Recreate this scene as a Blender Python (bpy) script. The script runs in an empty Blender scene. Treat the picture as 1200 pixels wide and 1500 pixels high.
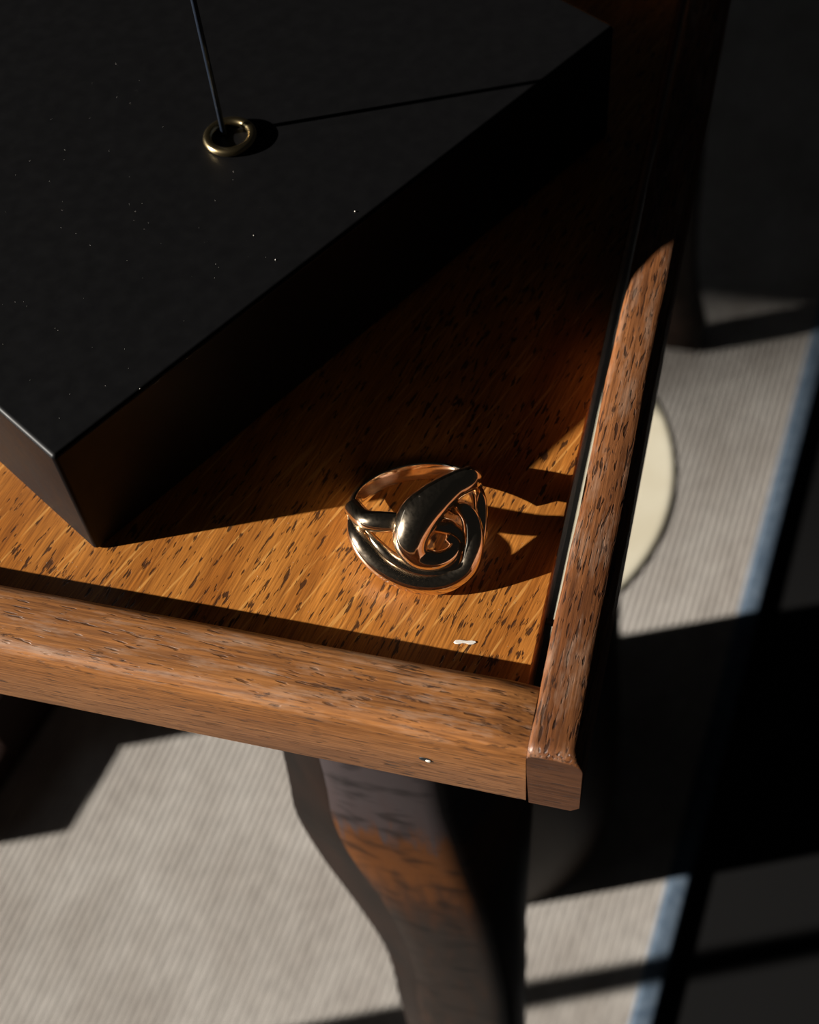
import bpy, bmesh, math, random
from mathutils import Vector, Matrix, Quaternion
random.seed(7)
MM = 0.001
S = bpy.context.scene
COL = S.collection

# ------------------------------------------------------------------ camera
# table frame, millimetres: x along the front rail, y away from the viewer, z up;
# origin = top of the seam between the front rail and the right rail
PITCH, YAW, ROLL, FPX = 0.976, -0.342, -0.122, 2061.8
CAM = Vector((14.98, -76.42, 173.9))
fw = Vector((math.sin(YAW)*math.cos(PITCH), math.cos(YAW)*math.cos(PITCH), -math.sin(PITCH)))
rt = Vector((math.cos(YAW), -math.sin(YAW), 0))
up = rt.cross(fw)
r2 = rt*math.cos(ROLL) + up*math.sin(ROLL)
u2 = -rt*math.sin(ROLL) + up*math.cos(ROLL)
cd = bpy.data.cameras.new('camera')
cam = bpy.data.objects.new('camera', cd); COL.objects.link(cam)
m = Matrix((r2, u2, -fw)).transposed().to_4x4(); m.translation = CAM*MM
cam.matrix_world = m
cd.sensor_fit = 'HORIZONTAL'; cd.sensor_width = 24.0; cd.lens = 24.0*FPX/1200.0
cd.clip_start = 0.005; cd.clip_end = 50
cd.dof.use_dof = True; cd.dof.focus_distance = 0.206; cd.dof.aperture_fstop = 19.0
S.camera = cam

# ------------------------------------------------------------------ light
SUN_AZ, SUN_EL = math.radians(23.3), math.radians(19.7)
trav = Vector((math.cos(SUN_AZ)*math.cos(SUN_EL), math.sin(SUN_AZ)*math.cos(SUN_EL), -math.sin(SUN_EL)))
sd = bpy.data.lights.new('sun', 'SUN'); sd.energy = 11.0; sd.angle = math.radians(0.7); sd.color = (1.0, 0.95, 0.87)
sun = bpy.data.objects.new('sun', sd); COL.objects.link(sun)
sun.rotation_mode = 'QUATERNION'; sun.rotation_quaternion = (-trav).to_track_quat('Z', 'Y')
sun.location = (-1.5, -0.7, 0.8)

wl = bpy.data.lights.new('window_daylight', 'AREA'); wl.shape = 'RECTANGLE'; wl.size = 2.2; wl.size_y = 0.7
wl.energy = 3.5; wl.color = (0.86, 0.93, 1.0)
wo = bpy.data.objects.new('window_daylight', wl); COL.objects.link(wo)
wo.location = (-2.0, -0.25, 0.42)
wo.rotation_mode = 'QUATERNION'
wo.rotation_quaternion = (wo.location - Vector((0, 0, 0))).to_track_quat('Z', 'Y')

W = bpy.data.worlds.new('world'); S.world = W; W.use_nodes = True
bg = W.node_tree.nodes['Background']; bg.inputs[0].default_value = (0.9, 0.95, 1.0, 1); bg.inputs[1].default_value = 0.006

S.view_settings.view_transform = 'Standard'; S.view_settings.look = 'None'
S.view_settings.gamma = 1.0; S.view_settings.exposure = 0.0; S.view_settings.use_curve_mapping = False

# ------------------------------------------------------------------ materials
class NT:
    def __init__(s, name):
        s.m = bpy.data.materials.new(name); s.m.use_nodes = True
        s.t = s.m.node_tree; s.b = s.t.nodes['Principled BSDF']
    def n(s, typ, **kw):
        nd = s.t.nodes.new(typ)
        for k, v in kw.items():
            if k.startswith('_'): setattr(nd, k[1:], v)
            else: nd.inputs[k.replace('__', ' ')].default_value = v
        return nd
    def l(s, a, b): s.t.links.new(a, b)
    def coords(s, scale, rz=0.0, loc=(0, 0, 0), ry=0.0):
        tc = s.n('ShaderNodeTexCoord'); a = s.n('ShaderNodeMapping')
        a.inputs['Scale'].default_value = (1000, 1000, 1000); a.inputs['Rotation'].default_value = (0, ry, rz)
        s.l(tc.outputs['Object'], a.inputs['Vector'])
        b = s.n('ShaderNodeMapping'); b.inputs['Scale'].default_value = scale; b.inputs['Location'].default_value = loc
        s.l(a.outputs[0], b.inputs['Vector'])
        return b.outputs[0]
    def noise(s, vec, detail=2.0, rough=0.5, scale=1.0):
        q = s.n('ShaderNodeTexNoise'); q.inputs['Scale'].default_value = scale
        q.inputs['Detail'].default_value = detail; q.inputs['Roughness'].default_value = rough
        s.l(vec, q.inputs['Vector']); return q.outputs['Fac']
    def ramp(s, fac, stops, interp='LINEAR'):
        r = s.n('ShaderNodeValToRGB'); e = r.color_ramp; e.interpolation = interp
        while len(e.elements) < len(stops): e.elements.new(0.5)
        for el, (p, c) in zip(e.elements, stops):
            el.position = p; el.color = (c[0], c[1], c[2], 1) if hasattr(c, '__len__') else (c, c, c, 1)
        s.l(fac, r.inputs[0]); return r.outputs[0]
    def mix(s, fac, a, b, mode='MIX'):
        q = s.n('ShaderNodeMix'); q.data_type = 'RGBA'; q.blend_type = mode
        for i, v in ((0, fac), (6, a), (7, b)):
            if hasattr(v, 'links'): s.l(v, q.inputs[i])
            elif i == 0: q.inputs[0].default_value = v
            else: q.inputs[i].default_value = (v[0], v[1], v[2], 1)
        return q.outputs[2]
    def math(s, op, a, b):
        q = s.n('ShaderNodeMath'); q.operation = op
        for i, v in ((0, a), (1, b)):
            if hasattr(v, 'links'): s.l(v, q.inputs[i])
            else: q.inputs[i].default_value = v
        return q.outputs[0]
    def bump(s, h, strength, dist):
        q = s.n('ShaderNodeBump'); q.inputs['Strength'].default_value = strength; q.inputs['Distance'].default_value = dist
        s.l(h, q.inputs['Height']); s.l(q.outputs[0], s.b.inputs['Normal'])
    def done(s, color=None, rough=None, **kw):
        if color is not None:
            if hasattr(color, 'links'): s.l(color, s.b.inputs['Base Color'])
            else: s.b.inputs['Base Color'].default_value = (*color, 1)
        if rough is not None:
            if hasattr(rough, 'links'): s.l(rough, s.b.inputs['Roughness'])
            else: s.b.inputs['Roughness'].default_value = rough
        for k, v in kw.items(): s.b.inputs[k.replace('__', ' ')].default_value = v
        return s.m

def oak_panel():
    t = NT('quartered_oak'); g = math.radians(11)
    big = t.noise(t.coords((.16, .018, .1), g), 2)
    fib = t.noise(t.coords((3.2, .11, 1), g), 3, .65)
    base = t.ramp(big, [(.3, (.27, .088, .014)), (.7, (.43, .165, .030))])
    fibc = t.ramp(fib, [(.28, (.45, .40, .36)), (.72, (1.42, 1.45, 1.5))])
    c = t.mix(1.0, base, fibc, 'MULTIPLY')
    ray = t.noise(t.coords((1.25, .06, 1), g + math.radians(11)), 1.5)      # pale medullary flecks
    c = t.mix(t.ramp(ray, [(.60, 0), (.66, .6)]), c, (.60, .29, .075))
    pz = t.noise(t.coords((1.35, .27, 1), g + math.radians(3), (3, 9, 0)), 2.5, .6)  # dark pores
    dens = t.noise(t.coords((.11, .07, .1), g, (11, 4, 0)), 1)
    pm = t.ramp(t.math('ADD', pz, t.math('MULTIPLY', dens, .22)), [(.70, 0), (.755, .9)])
    c = t.mix(pm, c, (.035, .014, .007))
    t.bump(t.math('SUBTRACT', t.math('MULTIPLY', fib, .35), pm), .35, .0002)
    return t.done(c, t.ramp(fib, [(.3, .42), (.7, .3)]), Specular__IOR__Level=.45)

def rail_wood(name, along, light, dark, scuff_z=None, pore=.7, seed=0, thr=.62, scuff=.45):
    """straight-grained stained wood; along = 'x' or 'y'"""
    t = NT(name)
    def sc(a, b): return (a, b, b) if along == 'x' else (b, a, b)
    big = t.noise(t.coords(sc(.02, .22), 0, (seed, 2, 1)), 2)
    fib = t.noise(t.coords(sc(.09, 2.6), 0, (seed, 5, 3)), 3, .65)
    c = t.ramp(big, [(.3, dark), (.7, light)])
    c = t.mix(1.0, c, t.ramp(fib, [(.28, (.38, .34, .32)), (.72, (1.42, 1.45, 1.5))]), 'MULTIPLY')
    pz = t.noise(t.coords(sc(.28, 2.3), .04, (seed+7, 1, 8)), 1.5)
    pm = t.ramp(pz, [(thr, 0), (thr+.07, pore)])
    c = t.mix(pm, c, (.025, .011, .007))
    if scuff_z is not None:                       # rubbed and nicked along the rounded edge
        tc = t.n('ShaderNodeTexCoord'); sp = t.n('ShaderNodeSeparateXYZ'); t.l(tc.outputs['Object'], sp.inputs[0])
        msk = t.n('ShaderNodeMapRange'); msk.inputs[1].default_value = scuff_z*MM; msk.inputs[2].default_value = (scuff_z+3)*MM
        t.l(sp.outputs['Z'], msk.inputs[0])
        s1 = t.noise(t.coords(sc(.10, .55), 0, (seed+3, 3, 3)), 4, .7)
        s2 = t.noise(t.coords(sc(.25, 1.1), 0, (seed+9, 6, 3)), 4, .7)
        c = t.mix(t.math('MULTIPLY', t.ramp(s1, [(.5, 0), (.70, scuff)]), msk.outputs[0]), c, (.40, .27, .19))
        c = t.mix(t.math('MULTIPLY', t.ramp(s2, [(.60, 0), (.68, .85)]), msk.outputs[0]), c, (.022, .012, .009))
    t.bump(t.math('SUBTRACT', t.math('MULTIPLY', fib, .5), pm), .5, .00022)
    return t.done(c, t.ramp(fib, [(.3, .5), (.7, .36)]), Specular__IOR__Level=.4)

M = {}
M['panel'] = oak_panel()
M['front_rail'] = rail_wood('front_rail_oak', 'x', (.30, .122, .037), (.20, .074, .020), -3.6)
M['right_rail'] = rail_wood('side_rail_oak', 'y', (.235, .090, .031), (.12, .040, .013), -3.2, .85, 20, .575, .35)
M['end_grain'] = rail_wood('dark_end_grain', 'x', (.105, .04, .015), (.055, .02, .008), None, .8, 5)
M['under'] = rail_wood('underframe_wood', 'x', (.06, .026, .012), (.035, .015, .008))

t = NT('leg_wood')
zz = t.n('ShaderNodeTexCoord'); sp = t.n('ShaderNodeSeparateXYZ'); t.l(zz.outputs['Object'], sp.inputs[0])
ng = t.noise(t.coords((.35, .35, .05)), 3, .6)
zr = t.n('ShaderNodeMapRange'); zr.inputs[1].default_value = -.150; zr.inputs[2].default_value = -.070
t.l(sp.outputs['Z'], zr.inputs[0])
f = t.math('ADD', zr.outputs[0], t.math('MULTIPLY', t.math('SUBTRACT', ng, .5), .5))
c = t.ramp(f, [(.0, (.014, .009, .007)), (.25, (.032, .012, .005)), (.5, (.085, .027, .005)), (.68, (.075, .025, .006)), (.80, (.040, .028, .028)), (1, (.04, .031, .032))])  # dark tones stand in for shade on the leg; orange band near the top
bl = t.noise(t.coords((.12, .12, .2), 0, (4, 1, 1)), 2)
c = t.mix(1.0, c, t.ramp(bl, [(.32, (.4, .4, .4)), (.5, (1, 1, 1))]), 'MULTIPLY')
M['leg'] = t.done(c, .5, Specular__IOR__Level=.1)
t = NT('leg_edge_shade'); M['leg_edge'] = t.done(t.ramp(t.noise(t.coords((.1, .1, .04)), 2), [(.35, (.003, .0014, .001)), (.7, (.009, .0035, .002))]), .45, Specular__IOR__Level=.06)  # near-black strip: shade put into the colour of the left side

t = NT('black_lacquer'); M['black'] = t.done((.0032, .0031, .0034), t.ramp(t.noise(t.coords((.4, .4, .4)), 3), [(.3, .42), (.7, .5)]), Specular__IOR__Level=.16)
t = NT('brass'); M['brass'] = t.done((.50, .38, .20), .25, Metallic=1.0)
t = NT('blue_black_steel'); M['rod'] = t.done((.020, .028, .045), .35, Metallic=.3)
t = NT('polished_gold'); M['gold'] = t.done((.98, .78, .56), t.ramp(t.noise(t.coords((.5, .5, .5)), 2), [(.3, .05), (.7, .10)]), Metallic=1.0)
g2 = t.n('ShaderNodeBsdfPrincipled', Metallic=1.0, Roughness=.30); g2.inputs['Base Color'].default_value = (.98, .80, .60, 1)   # fine wear scratches
mx = t.n('ShaderNodeMixShader'); t.l(t.ramp(t.noise(t.coords((2.2, 2.2, .5)), 3), [(.3, .05), (.7, .2)]), mx.inputs[0])
t.l(t.b.outputs[0], mx.inputs[1]); t.l(g2.outputs[0], mx.inputs[2]); t.l(mx.outputs[0], t.t.nodes['Material Output'].inputs[0])
t = NT('white_filler'); M['white'] = t.done((.62, .58, .52), .7)
t = NT('pin_iron'); M['pin'] = t.done((.012, .012, .012), .5)

t = NT('rug_wool')
n1 = t.noise(t.coords((.03, .02, .03)), 3); n2 = t.noise(t.coords((.4, .12, .4)), 2)
c = t.ramp(n1, [(.3, (.30, .27, .243)), (.7, (.40, .37, .34))])
c = t.mix(1.0, c, t.ramp(n2, [(.3, (.85,)*3), (.7, (1.12,)*3)]), 'MULTIPLY')
M['rug'] = t.done(c, .9, Specular__IOR__Level=.1)
t = NT('blue_binding'); M['binding'] = t.done(t.ramp(t.noise(t.coords((.25, .25, .25)), 2), [(.3, (.05, .075, .11)), (.7, (.11, .145, .19))]), .8, Specular__IOR__Level=.15)
t = NT('black_floor'); M['floor'] = t.done((.0035, .0033, .0034), .6, Specular__IOR__Level=.25)
t = NT('cream_cloth'); M['cream'] = t.done(t.ramp(t.noise(t.coords((.03, .03, .03)), 3), [(.3, (.55, .49, .36)), (.7, (.66, .61, .48))]), .85, Specular__IOR__Level=.15)
t = NT('dark_brown_stool'); M['stool'] = t.done(t.ramp(t.noise(t.coords((.05, .05, .01)), 3), [(.3, (.012, .007, .005)), (.7, (.03, .018, .012))]), .6, Specular__IOR__Level=.25)
t = NT('red_brown_wood'); M['redwood'] = t.done(t.ramp(t.noise(t.coords((.3, .02, .3)), 2), [(.3, (.007, .003, .002)), (.7, (.015, .006, .004))]), .7, Specular__IOR__Level=.1)

# ------------------------------------------------------------------ helpers
def link(name, bm, mat, parent=None, smooth=False, bevel=0, seg=3):
    me = bpy.data.meshes.new(name)
    bmesh.ops.recalc_face_normals(bm, faces=bm.faces[:])
    bm.to_mesh(me); bm.free()
    for mt in (mat if isinstance(mat, (list, tuple)) else [mat]): me.materials.append(mt)
    o = bpy.data.objects.new(name, me); COL.objects.link(o)
    if parent: o.parent = parent
    if bevel:
        b = o.modifiers.new('bevel', 'BEVEL'); b.width = bevel*MM; b.segments = seg; b.limit_method = 'ANGLE'; b.angle_limit = math.radians(40)
    if smooth or bevel:
        for p in me.polygons: p.use_smooth = len(p.vertices) <= 4 or bool(bevel)
    if bevel:
        w = o.modifiers.new('weighted', 'WEIGHTED_NORMAL'); w.keep_sharp = False
    return o
def tag(o, label, cat=None, group=None, kind=None):
    o['label'] = label
    if cat: o['category'] = cat
    if group: o['group'] = group
    if kind: o['kind'] = kind
    return o
def empty(name, loc=(0, 0, 0)):
    e = bpy.data.objects.new(name, None); COL.objects.link(e); e.empty_display_size = .01
    e.location = Vector(loc)*MM; return e
def box_bm(x0, x1, y0, y1, z0, z1, bm=None):
    bm = bm or bmesh.new()
    vs = [bm.verts.new(Vector((x, y, z))*MM) for z in (z0, z1) for x, y in ((x0, y0), (x1, y0), (x1, y1), (x0, y1))]
    for f in ((3, 2, 1, 0), (4, 5, 6, 7), (0, 1, 5, 4), (1, 2, 6, 5), (2, 3, 7, 6), (3, 0, 4, 7)): bm.faces.new([vs[i] for i in f])
    return bm
def extrude_profile(prof, axis, a, b, nseg=1, wob=None, pre=()):
    """closed profile [(p,q)] swept along axis 'x' (p=y,q=z) or 'y' (p=x,q=z)"""
    bm = bmesh.new(); rings = []
    st = list(pre) + [a + (b-a)*i/nseg for i in range(1 if pre else 0, nseg+1)]
    for s in st:
        ring = []
        for k, (p, q) in enumerate(prof):
            dp, dq = wob(s, k) if wob else (0, 0)
            v = (s, p+dp, q+dq) if axis == 'x' else (p+dp, s, q+dq)
            ring.append(bm.verts.new(Vector(v)*MM))
        rings.append(ring)
    n = len(prof)
    for r, q in zip(rings, rings[1:]):
        for k in range(n): bm.faces.new((r[k], r[(k+1) % n], q[(k+1) % n], q[k]))
    for ring in (rings[0][::-1], rings[-1]): bm.faces.new([bm.verts.new(v.co) for v in ring])   # own verts: crisp end
    return bm
def arc(cx, cy, r, a0, a1, n):
    return [(cx + r*math.cos(math.radians(a0+(a1-a0)*i/n)), cy + r*math.sin(math.radians(a0+(a1-a0)*i/n))) for i in range(n+1)]
def catmull(P, sub):
    out = []
    for i in range(len(P)-1):
        p0 = P[max(i-1, 0)]; p1 = P[i]; p2 = P[i+1]; p3 = P[min(i+2, len(P)-1)]
        for k in range(sub):
            u = k/sub
            out.append(tuple(.5*((2*b) + (-a+c)*u + (2*a-5*b+4*c-d)*u*u + (-a+3*b-3*c+d)*u**3) for a, b, c, d in zip(p0, p1, p2, p3)))
    out.append(tuple(P[-1])); return out
def tube_bm(pts, seg=20, squash=None):
    """pts: (x,y,z,r) in mm, swept with parallel transport, rounded ends"""
    bm = bmesh.new(); V = [Vector(p[:3]) for p in pts]; n = len(V)
    tan = [(V[min(i+1, n-1)]-V[max(i-1, 0)]).normalized() for i in range(n)]
    nr = tan[0].orthogonal().normalized(); rings = []
    for i in range(n):
        if i:
            q = tan[i-1].rotation_difference(tan[i]); nr = q @ nr
        nr = (nr - tan[i]*nr.dot(tan[i])).normalized(); bn = tan[i].cross(nr)
        rings.append([bm.verts.new((V[i] + (nr*math.cos(a)+bn*math.sin(a))*pts[i][3])*MM) for a in [2*math.pi*k/seg for k in range(seg)]])
    for a, b in zip(rings, rings[1:]):
        for k in range(seg): bm.faces.new((a[k], a[(k+1) % seg], b[(k+1) % seg], b[k]))
    for ring, d, i in ((rings[0], -1, 0), (rings[-1], 1, n-1)):
        tip = bm.verts.new((V[i] + tan[i]*d*pts[i][3]*.6)*MM)
        for k in range(seg):
            bm.faces.new((ring[k], ring[(k+1) % seg], tip))
    return bm
def lathe_bm(prof, seg=64, cx=0, cy=0):
    bm = bmesh.new(); rings = []
    for r, z in prof:
        if r < 1e-6: rings.append([bm.verts.new(Vector((cx, cy, z))*MM)])
        else: rings.append([bm.verts.new(Vector((cx+r*math.cos(2*math.pi*k/seg), cy+r*math.sin(2*math.pi*k/seg), z))*MM) for k in range(seg)])
    for a, b in zip(rings, rings[1:]):
        for k in range(seg):
            if len(a) == 1: bm.faces.new((a[0], b[k], b[(k+1) % seg]))
            elif len(b) == 1: bm.faces.new((a[k], a[(k+1) % seg], b[0]))
            else: bm.faces.new((a[k], a[(k+1) % seg], b[(k+1) % seg], b[k]))
    return bm

ZF = -550.0          # floor below the rail top
RUG_T = 5.0
# ------------------------------------------------------------------ setting
fl = link('floor', box_bm(-1600, 1600, -1200, 2200, ZF-30, ZF-RUG_T), M['floor'])
# unseen slab added as a sun blocker, about 20 m off towards the sun: its upright edge dims the far part of the rug
ca, sa = math.cos(SUN_AZ), math.sin(SUN_AZ)
def out_pt(a, n): return (-a*ca - n*sa, -a*sa + n*ca)
obm = bmesh.new(); q = [out_pt(20, .44), out_pt(20, 7), out_pt(22, 7), out_pt(22, .44)]
vs = [obm.verts.new((x, y, z)) for z in (-3, 14) for x, y in q]
for f_ in ((3, 2, 1, 0), (4, 5, 6, 7), (0, 1, 5, 4), (1, 2, 6, 5), (2, 3, 7, 6), (3, 0, 4, 7)): obm.faces.new([vs[i] for i in f_])
t = NT('blocker_plaster'); M['plaster'] = t.done(t.ramp(t.noise(t.coords((.002, .002, .002)), 3), [(.3, (.2, .19, .17)), (.7, (.28, .26, .24))]), .9)
ow = link('sun_blocker', obm, M['plaster']); tag(ow, 'plain unseen slab added outdoors to shade the far rug', kind='structure')
tag(fl, 'black floor beyond the blue edge of the rug', kind='structure')

# rug: ribs are real ridges, running along the bound edge
rug = empty('rug', (80, 480, ZF-RUG_T)); tag(rug, 'beige grey ribbed rug with a blue bound edge under the table', 'rug')
rug.rotation_euler = (0, 0, -math.radians(6.0))
bm = bmesh.new(); pitch = 4.0; n = int(760/pitch); prof = []
for i in range(n):
    for k, h in ((0, 0), (.18, .38), (.5, .6), (.82, .38)): prof.append((-10-(i+k)*pitch, RUG_T-1+h))
ys = [-700, 700]; rows = [[bm.verts.new(Vector((x, y, z))*MM) for x, z in prof] for y in ys]
for k in range(len(prof)-1): bm.faces.new((rows[0][k], rows[0][k+1], rows[1][k+1], rows[1][k]))
base = [bm.verts.new(Vector((x, y, 0))*MM) for x, y in ((prof[0][0], -700), (prof[-1][0], -700), (prof[-1][0], 700), (prof[0][0], 700))]
bm.faces.new(base)
bm.faces.new((rows[0][0], rows[1][0], base[3], base[0])); bm.faces.new((rows[0][-1], rows[1][-1], base[2], base[1]))
link('woven_field', bm, M['rug'], rug, smooth=True)
b = link('edge_binding', extrude_profile([(-11, 0), (1, 0)] + arc(-1.5, RUG_T-2.2, 2.5, 0, 90, 4) + [(-9, RUG_T+.5), (-11, RUG_T-.2)], 'y', -700, 700), M['binding'], rug, smooth=True)
b['label'] = 'blue cloth binding along the rug edge'

# ------------------------------------------------------------------ the table
table = empty('side_table', (-746, 295, ZF))
tag(table, 'brown oak side table with rounded rails and curved legs', 'table')
toff = Vector((-746, 295, ZF))*MM
def tpart(o):
    o.parent = table; o.matrix_parent_inverse = Matrix.Translation(-toff); return o
def sub(par, o):
    o.parent = par; return o
PZ = -6.0; XL, YB = -1500.0, 590.0; RW = 7.6; RD = 10.9
panel = tpart(link('top_panel', box_bm(XL+10, -2.2, RD-.4, YB-11, PZ-8, PZ), M['panel'], bevel=.35, seg=2))
rnd = random.Random(3)
ph = [rnd.uniform(0, 6.28) for _ in range(8)]
def wob_front(s, k):
    d = -.5*max(0, min(1, (s+5)/5))
    return (0, .12*math.sin(s*.11+ph[0]) + .07*math.sin(s*.37+ph[1]) + d) if 2 < k < 20 else (0, 0)
prof = [(.5, -17), (RD, -17), (RD, -2.2)] + arc(RD-2.2, -2.2, 2.2, 8, 90, 6) + [(6.4, .1)] + [(4.6, -.1)] + arc(2.7, -3.0, 2.7, 82, 174, 8) + [(0, -6), (0, -16.4)]
fr = tpart(link('front_rail', extrude_profile(prof, 'x', -.06, XL, 120, wob_front, (-.06, -1, -2.5, -4, -6)), M['front_rail'], smooth=True))
def wob_right(s, k):
    if k <= 2: return (0, 0)
    d = -1.3*(1-math.sqrt(max(0, 1-((1.7-s)/1.7)**2))) if s < 1.7 and k > 3 else 0.0
    return (.10*math.sin(s*.13+ph[2]) + .06*math.sin(s*.41+ph[3]), .10*math.sin(s*.17+ph[4]) + d)
prof = [(.35, -17), (RW-1.2, -17), (RW, -15.5), (RW, -4.0)] + arc(RW-2.2, -1.9, 2.2, 0, 88, 7) + [(RW*.5, .5)] + arc(1.1, -.75, 1.1, 92, 178, 7) + [(0, -5)]
rr = tpart(link('side_rail', extrude_profile(prof, 'y', 0, YB, 90, wob_right, (0, .06, .25, .6, 1.1, 1.7, 3)), [M['right_rail'], M['end_grain']], smooth=True))
for p in rr.data.polygons:
    if len(p.vertices) > 4: p.material_index = 1
rr['label'] = 'reddish oak rail with a dark end grain face'
tpart(link('side_rail', extrude_profile([(XL-7.9, -17), (XL, -17), (XL, -2.2)] + arc(XL-2.4, -2.4, 2.4, 0, 90, 5) + arc(XL-5.4, -2.5, 2.5, 90, 180, 5), 'y', 0, YB, 12), M['right_rail'], smooth=True))
tpart(link('back_rail', extrude_profile([(YB-RD, -17), (YB, -17), (YB, -4)] + arc(YB-4, -4, 4, 0, 90, 6) + arc(YB-RD+2.2, -2.2, 2.2, 90, 180, 5), 'x', XL, -.2, 30), M['front_rail'], smooth=True))
tpart(link('underframe', box_bm(XL+12, -2.3, RD+4, YB-16, -25, PZ-8.05), M['under'], bevel=.6))
# small pin bridging the gap
pb = sub(rr, link('joining_pin', tube_bm([(-3.2, 26.2, -11, .55), (.6, 26.2, -11, .55)], 10), M['pin'], smooth=True)); pb['label'] = 'small black pin across the gap'
# filled nail hole in the front face
nb = bmesh.new(); bmesh.ops.create_uvsphere(nb, u_segments=14, v_segments=8, radius=1)
for v in nb.verts: v.co = Vector((-14.4 + v.co.x*.95, .02 + v.co.y*.14, -9.0 + v.co.z*.62))*MM
hole = sub(fr, link('nail_hole', nb, M['pin'], smooth=True))
nb = bmesh.new(); bmesh.ops.create_uvsphere(nb, u_segments=12, v_segments=8, radius=1)
for v in nb.verts: v.co = Vector((-13.9 + v.co.x*.5, -.06 + v.co.y*.18, -9.15 + v.co.z*.36))*MM
sub(fr, link('nail_head', nb, M['white'], smooth=True))
# blob of white filler on the panel
nb = bmesh.new()
ol = [(-1.7, -.15), (-1.45, -.36), (-.9, -.40), (-.35, -.22), (.1, -.20), (.6, -.36), (1.3, -.34), (1.7, -.05), (1.5, .25), (.9, .33), (.2, .22), (-.3, .26), (-.9, .38), (-1.5, .26)]
lo = [nb.verts.new(Vector((-12.45+x, 17.75+.14*x+y, PZ-.02))*MM) for x, y in ol]
hi = [nb.verts.new(Vector((-12.45+x*.9, 17.75+.14*x+y*.75, PZ+.13))*MM) for x, y in ol]
for i in range(len(ol)): nb.faces.new((lo[i], lo[(i+1) % len(ol)], hi[(i+1) % len(ol)], hi[i]))
nb.faces.new(hi); nb.faces.new(lo[::-1])
o = sub(panel, link('paint_spot', nb, M['white'], smooth=True)); o['label'] = 'dried white spot on the panel'

# cabriole legs
LX = [(-17, -52, -41.7, -19), (-68, -53.3, -41.7, -18.6), (-91, -54.4, -42.6, -16.8), (-110, -55.4, -41.2, -15.1), (-135, -52.6, -36.6, -12.1),
      (-163, -47.6, -33.4, -10.2), (-192, -43.4, -32.4, -8.9), (-216, -42.6, -33.6, -8.6), (-250, -43, -34, -8.6), (-300, -41, -33, -8.6), (-380, -34, -28, -8), (-450, -26, -21, -5), (-500, -20, -15, 0), (-530, -22, -14, 8), (ZF+1, -20, -13, 8)]
def leg_bm():
    bm = bmesh.new(); rings = []
    for z, l, e, f_ in catmull(LX, 4):
        t_ = max(0, min(1, (-z-260)/240.0))                 # taper towards the ankle
        k = max(0, min(1, (-z-60)/200.0))
        kx = -5 - 4*k + 8*t_
        yb = 44 - 12*t_; yf = 18 - 4*t_; yl = 26 - 5*t_
        w = f_-e
        sec = [(l+5, yb), (l+.4, yl+3), (l, yl), (l+.9, yl-2), (e-1.2, yf+.9), (e, yf), (e+w*.2, yf-.9), (e+w*.5, yf-1.3), (e+w*.8, yf-.9), (f_, yf), (f_+1.2, yf+1.2), (max(kx, f_+1)-.3, yb-3), (max(kx, f_+1)-1.5, yb)]
        rings.append([bm.verts.new(Vector((x, y, z))*MM) for x, y in sec])
    n = len(rings[0])
    for a, b_ in zip(rings, rings[1:]):
        for k in range(n):
            f2 = bm.faces.new((a[k], a[(k+1) % n], b_[(k+1) % n], b_[k]))
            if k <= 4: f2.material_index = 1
    bm.faces.new(rings[0][::-1]); bm.faces.new(rings[-1])
    return bm
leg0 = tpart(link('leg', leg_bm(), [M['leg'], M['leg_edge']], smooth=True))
leg0['label'] = 'curved leg with shade in its dark colour, orange near the top'
cxm = XL/1000.0
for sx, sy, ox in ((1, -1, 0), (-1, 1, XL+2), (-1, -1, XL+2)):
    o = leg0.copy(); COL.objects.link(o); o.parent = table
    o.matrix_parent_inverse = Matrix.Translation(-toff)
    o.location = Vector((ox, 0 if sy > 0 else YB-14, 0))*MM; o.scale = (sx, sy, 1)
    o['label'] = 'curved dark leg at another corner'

# ------------------------------------------------------------------ black display stand on the panel
ang = math.radians(59.5)
stand = empty('display_stand', (-71.5, 21.7, PZ)); stand.rotation_euler = (0, 0, ang)
tag(stand, 'black slab display stand with a thin rod in a brass collar', 'display stand')
bs = link('base', box_bm(0, 122, 0, 132, .05, 24.5), M['black'], stand, bevel=.8, seg=4)
def stand_local(x, y, z):
    d = Vector((x+71.5, y-21.7)); return (d.x*math.cos(ang)+d.y*math.sin(ang), -d.x*math.sin(ang)+d.y*math.cos(ang), z-PZ)
cx_, cy_, cz_ = stand_local(-66.7, 88.4, 19.2)
bm = bmesh.new(); seg = 48; ms = 14; rings = []
for i in range(seg):
    a = 2*math.pi*i/seg
    rings.append([bm.verts.new(Vector((cx_+(3.7+.8*math.cos(b2))*math.cos(a), cy_+(3.7+.8*math.cos(b2))*math.sin(a), cz_+.75*math.sin(b2)))*MM) for b2 in [2*math.pi*k/ms for k in range(ms)]])
for i in range(seg):
    for k in range(ms): bm.faces.new((rings[i][k], rings[i][(k+1) % ms], rings[(i+1) % seg][(k+1) % ms], rings[(i+1) % seg][k]))
o = link('collar', bm, M['brass'], stand, smooth=True); o['label'] = 'brass ring collar'
rx_, ry_, rz_ = stand_local(-68.3, 89.6, 18.0)
o = link('rod', tube_bm([(rx_, ry_, rz_, .45), (rx_, ry_, rz_+110, .45)], 14), M['rod'], stand, smooth=True); o['label'] = 'thin blue black rod'

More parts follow.
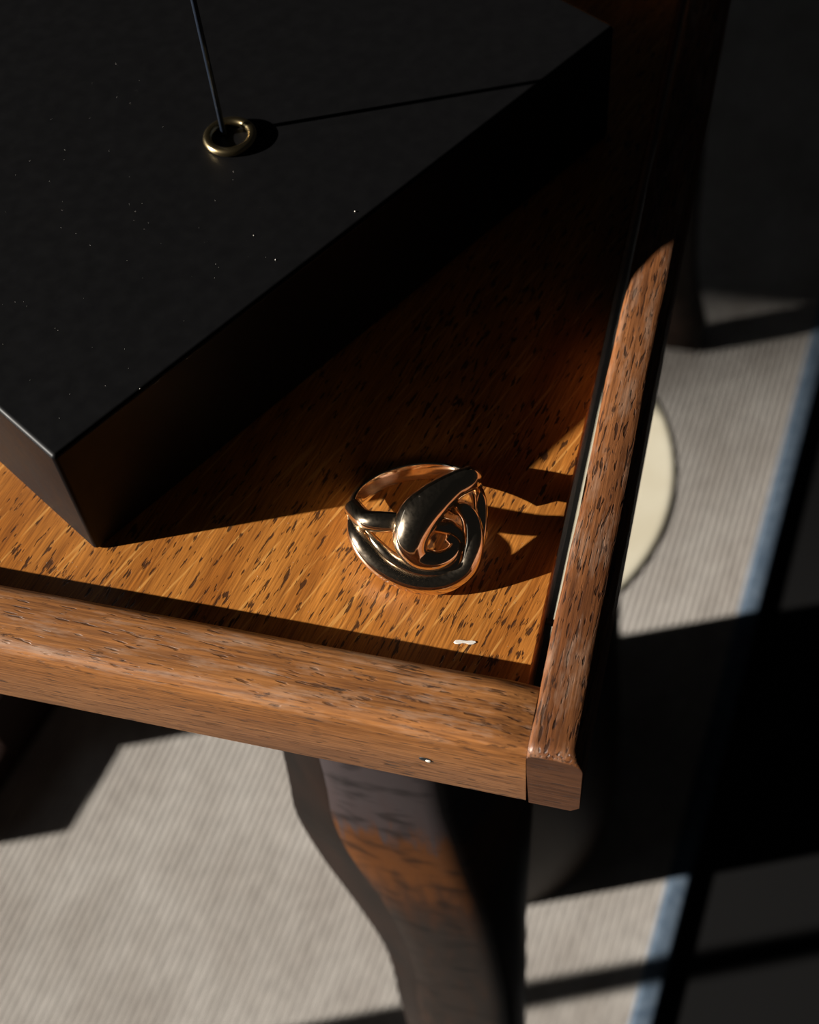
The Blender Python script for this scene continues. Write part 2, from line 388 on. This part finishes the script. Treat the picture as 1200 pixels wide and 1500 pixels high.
# dust on the stand and wood
dm = bmesh.new(); rd = random.Random(11)
def speck(x, y, z, r):
    q = bmesh.ops.create_icosphere(dm, subdivisions=1, radius=r*MM)
    for v in q['verts']: v.co += Vector((x, y, z))*MM
for x, y, r in ((-42.1, 75.8, .15), (-51.5, 63.7, .11), (-56.4, 68.1, .09), (-63.6, 35.8, .08)): speck(x, y, 18.5+r*.6, r)
for _ in range(90):
    s_, e_ = rd.uniform(3, 60), rd.uniform(4, 60); r = rd.uniform(.02, .045)
    speck(-71.5+s_*math.cos(ang)-e_*math.sin(ang), 21.7+s_*math.sin(ang)+e_*math.cos(ang), 18.5+r*.6, r)
dust = link('dust', dm, M['white']); tag(dust, 'fine white dust specks on the black display stand', 'dust', kind='stuff')
dm = bmesh.new()
for _ in range(120):
    r = rd.uniform(.02, .05); x = rd.uniform(-90, -4); y = rd.uniform(12, 38)
    if x < -60 and y > 20: continue
    speck(x, y, PZ+r*.6, r)
dust = link('dust', dm, M['white']); tag(dust, 'fine white dust specks on the sunlit oak panel', 'dust', kind='stuff')

# ------------------------------------------------------------------ the ring
phi, psi = math.radians(-64), math.radians(25)
Rv = Vector((math.cos(phi)*math.cos(psi), math.sin(phi)*math.cos(psi), math.sin(psi)))
Tv = Vector((-math.sin(phi), math.cos(phi), 0)); Av = Rv.cross(Tv)
ring = empty('gold_ring'); tag(ring, 'polished gold knot ring with swirling strands lying on the oak panel', 'ring')
mr = Matrix((Tv, Av, Rv)).transposed().to_4x4(); mr.translation = Vector((-24.6, 37.6, .4))*MM
ring.matrix_world = mr
STR = [
 ('outer_strand', [(-9.2, -2.2, -1.0, 1.2), (-9.5, -2.71, 4.0, 1.6), (-8.26, -4.83, 6.6, 1.85), (-5.94, -7.09, 8.6, 1.9), (-2.63, -8.96, 9.9, 1.9), (1.32, -9.55, 10.4, 1.95), (4.85, -8.09, 10.3, 1.85), (6.5, -4.78, 9.9, 1.7), (6.92, -1.92, 8.7, 1.45), (6.24, -0.26, 7.6, 1.2), (4.54, -0.52, 5.6, 1.0)]),
 ('inner_strand', [(-9.2, -0.9, -1.0, 1.4), (-8.06, -0.19, 4.2, 1.5), (-5.25, -0.37, 5.9, 1.6), (-2.14, -1.1, 6.2, 1.5), (1.29, -2.15, 6.3, 1.3), (4.05, -3.03, 7.4, 1.3), (5.31, -4.73, 8.7, 1.3), (4.62, -6.83, 9.7, 1.35), (2.1, -8.11, 10.1, 1.3), (-1.66, -7.44, 9.8, 1.2), (-4.8, -5.56, 8.8, 1.0), (-6.86, -3.49, 7.0, 0.8), (-8.25, -1.94, 4.2, 0.5)]),
 ('hook_strand', [(9.2, -0.3, -1.5, 1.5), (8.29, 2.27, 3.2, 1.85), (5.26, 2.61, 5.2, 2.15), (1.97, 1.82, 6.9, 2.75), (-0.83, 0.4, 8.3, 3.05), (-2.3, -1.93, 9.5, 2.7), (-1.8, -4.49, 10.2, 1.95), (0.52, -5.74, 10.5, 1.55), (2.87, -5.46, 10.2, 1.2), (3.96, -4.31, 9.6, 0.95), (3.23, -3.3, 8.8, 0.7)]),
 ('side_strand', [(9.2, -2.0, -1.5, 1.3), (9.11, -1.05, 4.2, 1.1), (8.48, -3.32, 6.8, 1.1), (7.37, -6.41, 8.2, 1.0), (5.25, -8.91, 8.8, 0.8)]),
]
for nm, pts in STR: link(nm, tube_bm(catmull(pts, 10), 24), M['gold'], ring, smooth=True)
# shank: flat inside, domed outside, broadening towards the shoulders
bm = bmesh.new(); rings = []; N = 72
for i in range(N+1):
    th = math.radians(84 + (276-84)*i/N); k = abs(i/N*2-1)
    w = 1.45 + .75*k**2; tk = 1.15 + .5*k**2; ri = 8.75; v0 = -1.45 - .1*k
    sec = [(ri+.12, w), (ri, w*.85), (ri, w*.3), (ri, -w*.3), (ri, -w*.85), (ri+.12, -w)] + [(ri+.12+tk*math.cos(a), w*math.sin(a)) for a in [math.radians(-78+156*j/8) for j in range(9)]]
    rings.append([bm.verts.new(Vector((r*math.sin(th), v0+v, r*math.cos(th)))*MM) for r, v in sec])
n = len(rings[0])
for a, b_ in zip(rings, rings[1:]):
    for k in range(n): bm.faces.new((a[k], a[(k+1) % n], b_[(k+1) % n], b_[k]))
bm.faces.new(rings[0][::-1]); bm.faces.new(rings[-1])
link('shank', bm, M['gold'], ring, smooth=True)

# ------------------------------------------------------------------ stool under the table
SX, SY, ST = -69.0, 220.0, -250.0
stool = empty('round_stool', (SX, SY, ZF)); tag(stool, 'round stool with cream top and dark body behind the table rail', 'stool')
H = ST-ZF
o = link('seat', lathe_bm([(0, H-4), (79.5, H-4), (80.7, H-3), (81, H-2), (80.7, H-1), (79.8, H-.3), (78.6, H), (77, H+.05), (40, H+.1), (0, H+.1)], 72), M['cream'], stool, smooth=True); o['label'] = 'cream padded round seat'
link('body', lathe_bm([(0, 0), (72, 0), (73, 3), (73, 60), (70, 120), (64, 220), (62, H-4), (0, H-4)], 72), M['stool'], stool, smooth=True)
# low step block at the left
step = empty('step_block', (-326, 173, ZF)); tag(step, 'low dark red-brown wooden step block at the left edge under the table', 'step')
step.rotation_euler = (0, 0, -math.radians(12.5))
link('low_tread', box_bm(-110, 0, -55, 0, 0, 21.5), M['redwood'], step, bevel=2)
link('high_tread', box_bm(-110, 0, .1, 100, 0, 60), M['redwood'], step, bevel=2)
# unseen shadow caster shaped as a pedestal stool, added in front of the table, left of the frame: its post throws the stripe over the rug
ped = empty('stripe_caster', (-400, -50, ZF)); tag(ped, 'unseen pedestal shadow caster added left of the table front', 'stool')
link('base', lathe_bm([(0, 0), (48, 0), (50, 2), (46, 6), (14, 12), (0, 12)], 40), M['redwood'], ped, smooth=True)
link('post', lathe_bm([(0, 11), (8, 11), (7, 40), (7, 200), (10, 252), (0, 252)], 24), M['redwood'], ped, smooth=True)
link('seat', lathe_bm([(0, 250), (56, 250), (60, 254), (60, 266), (56, 270), (0, 270)], 40), M['redwood'], ped, smooth=True)
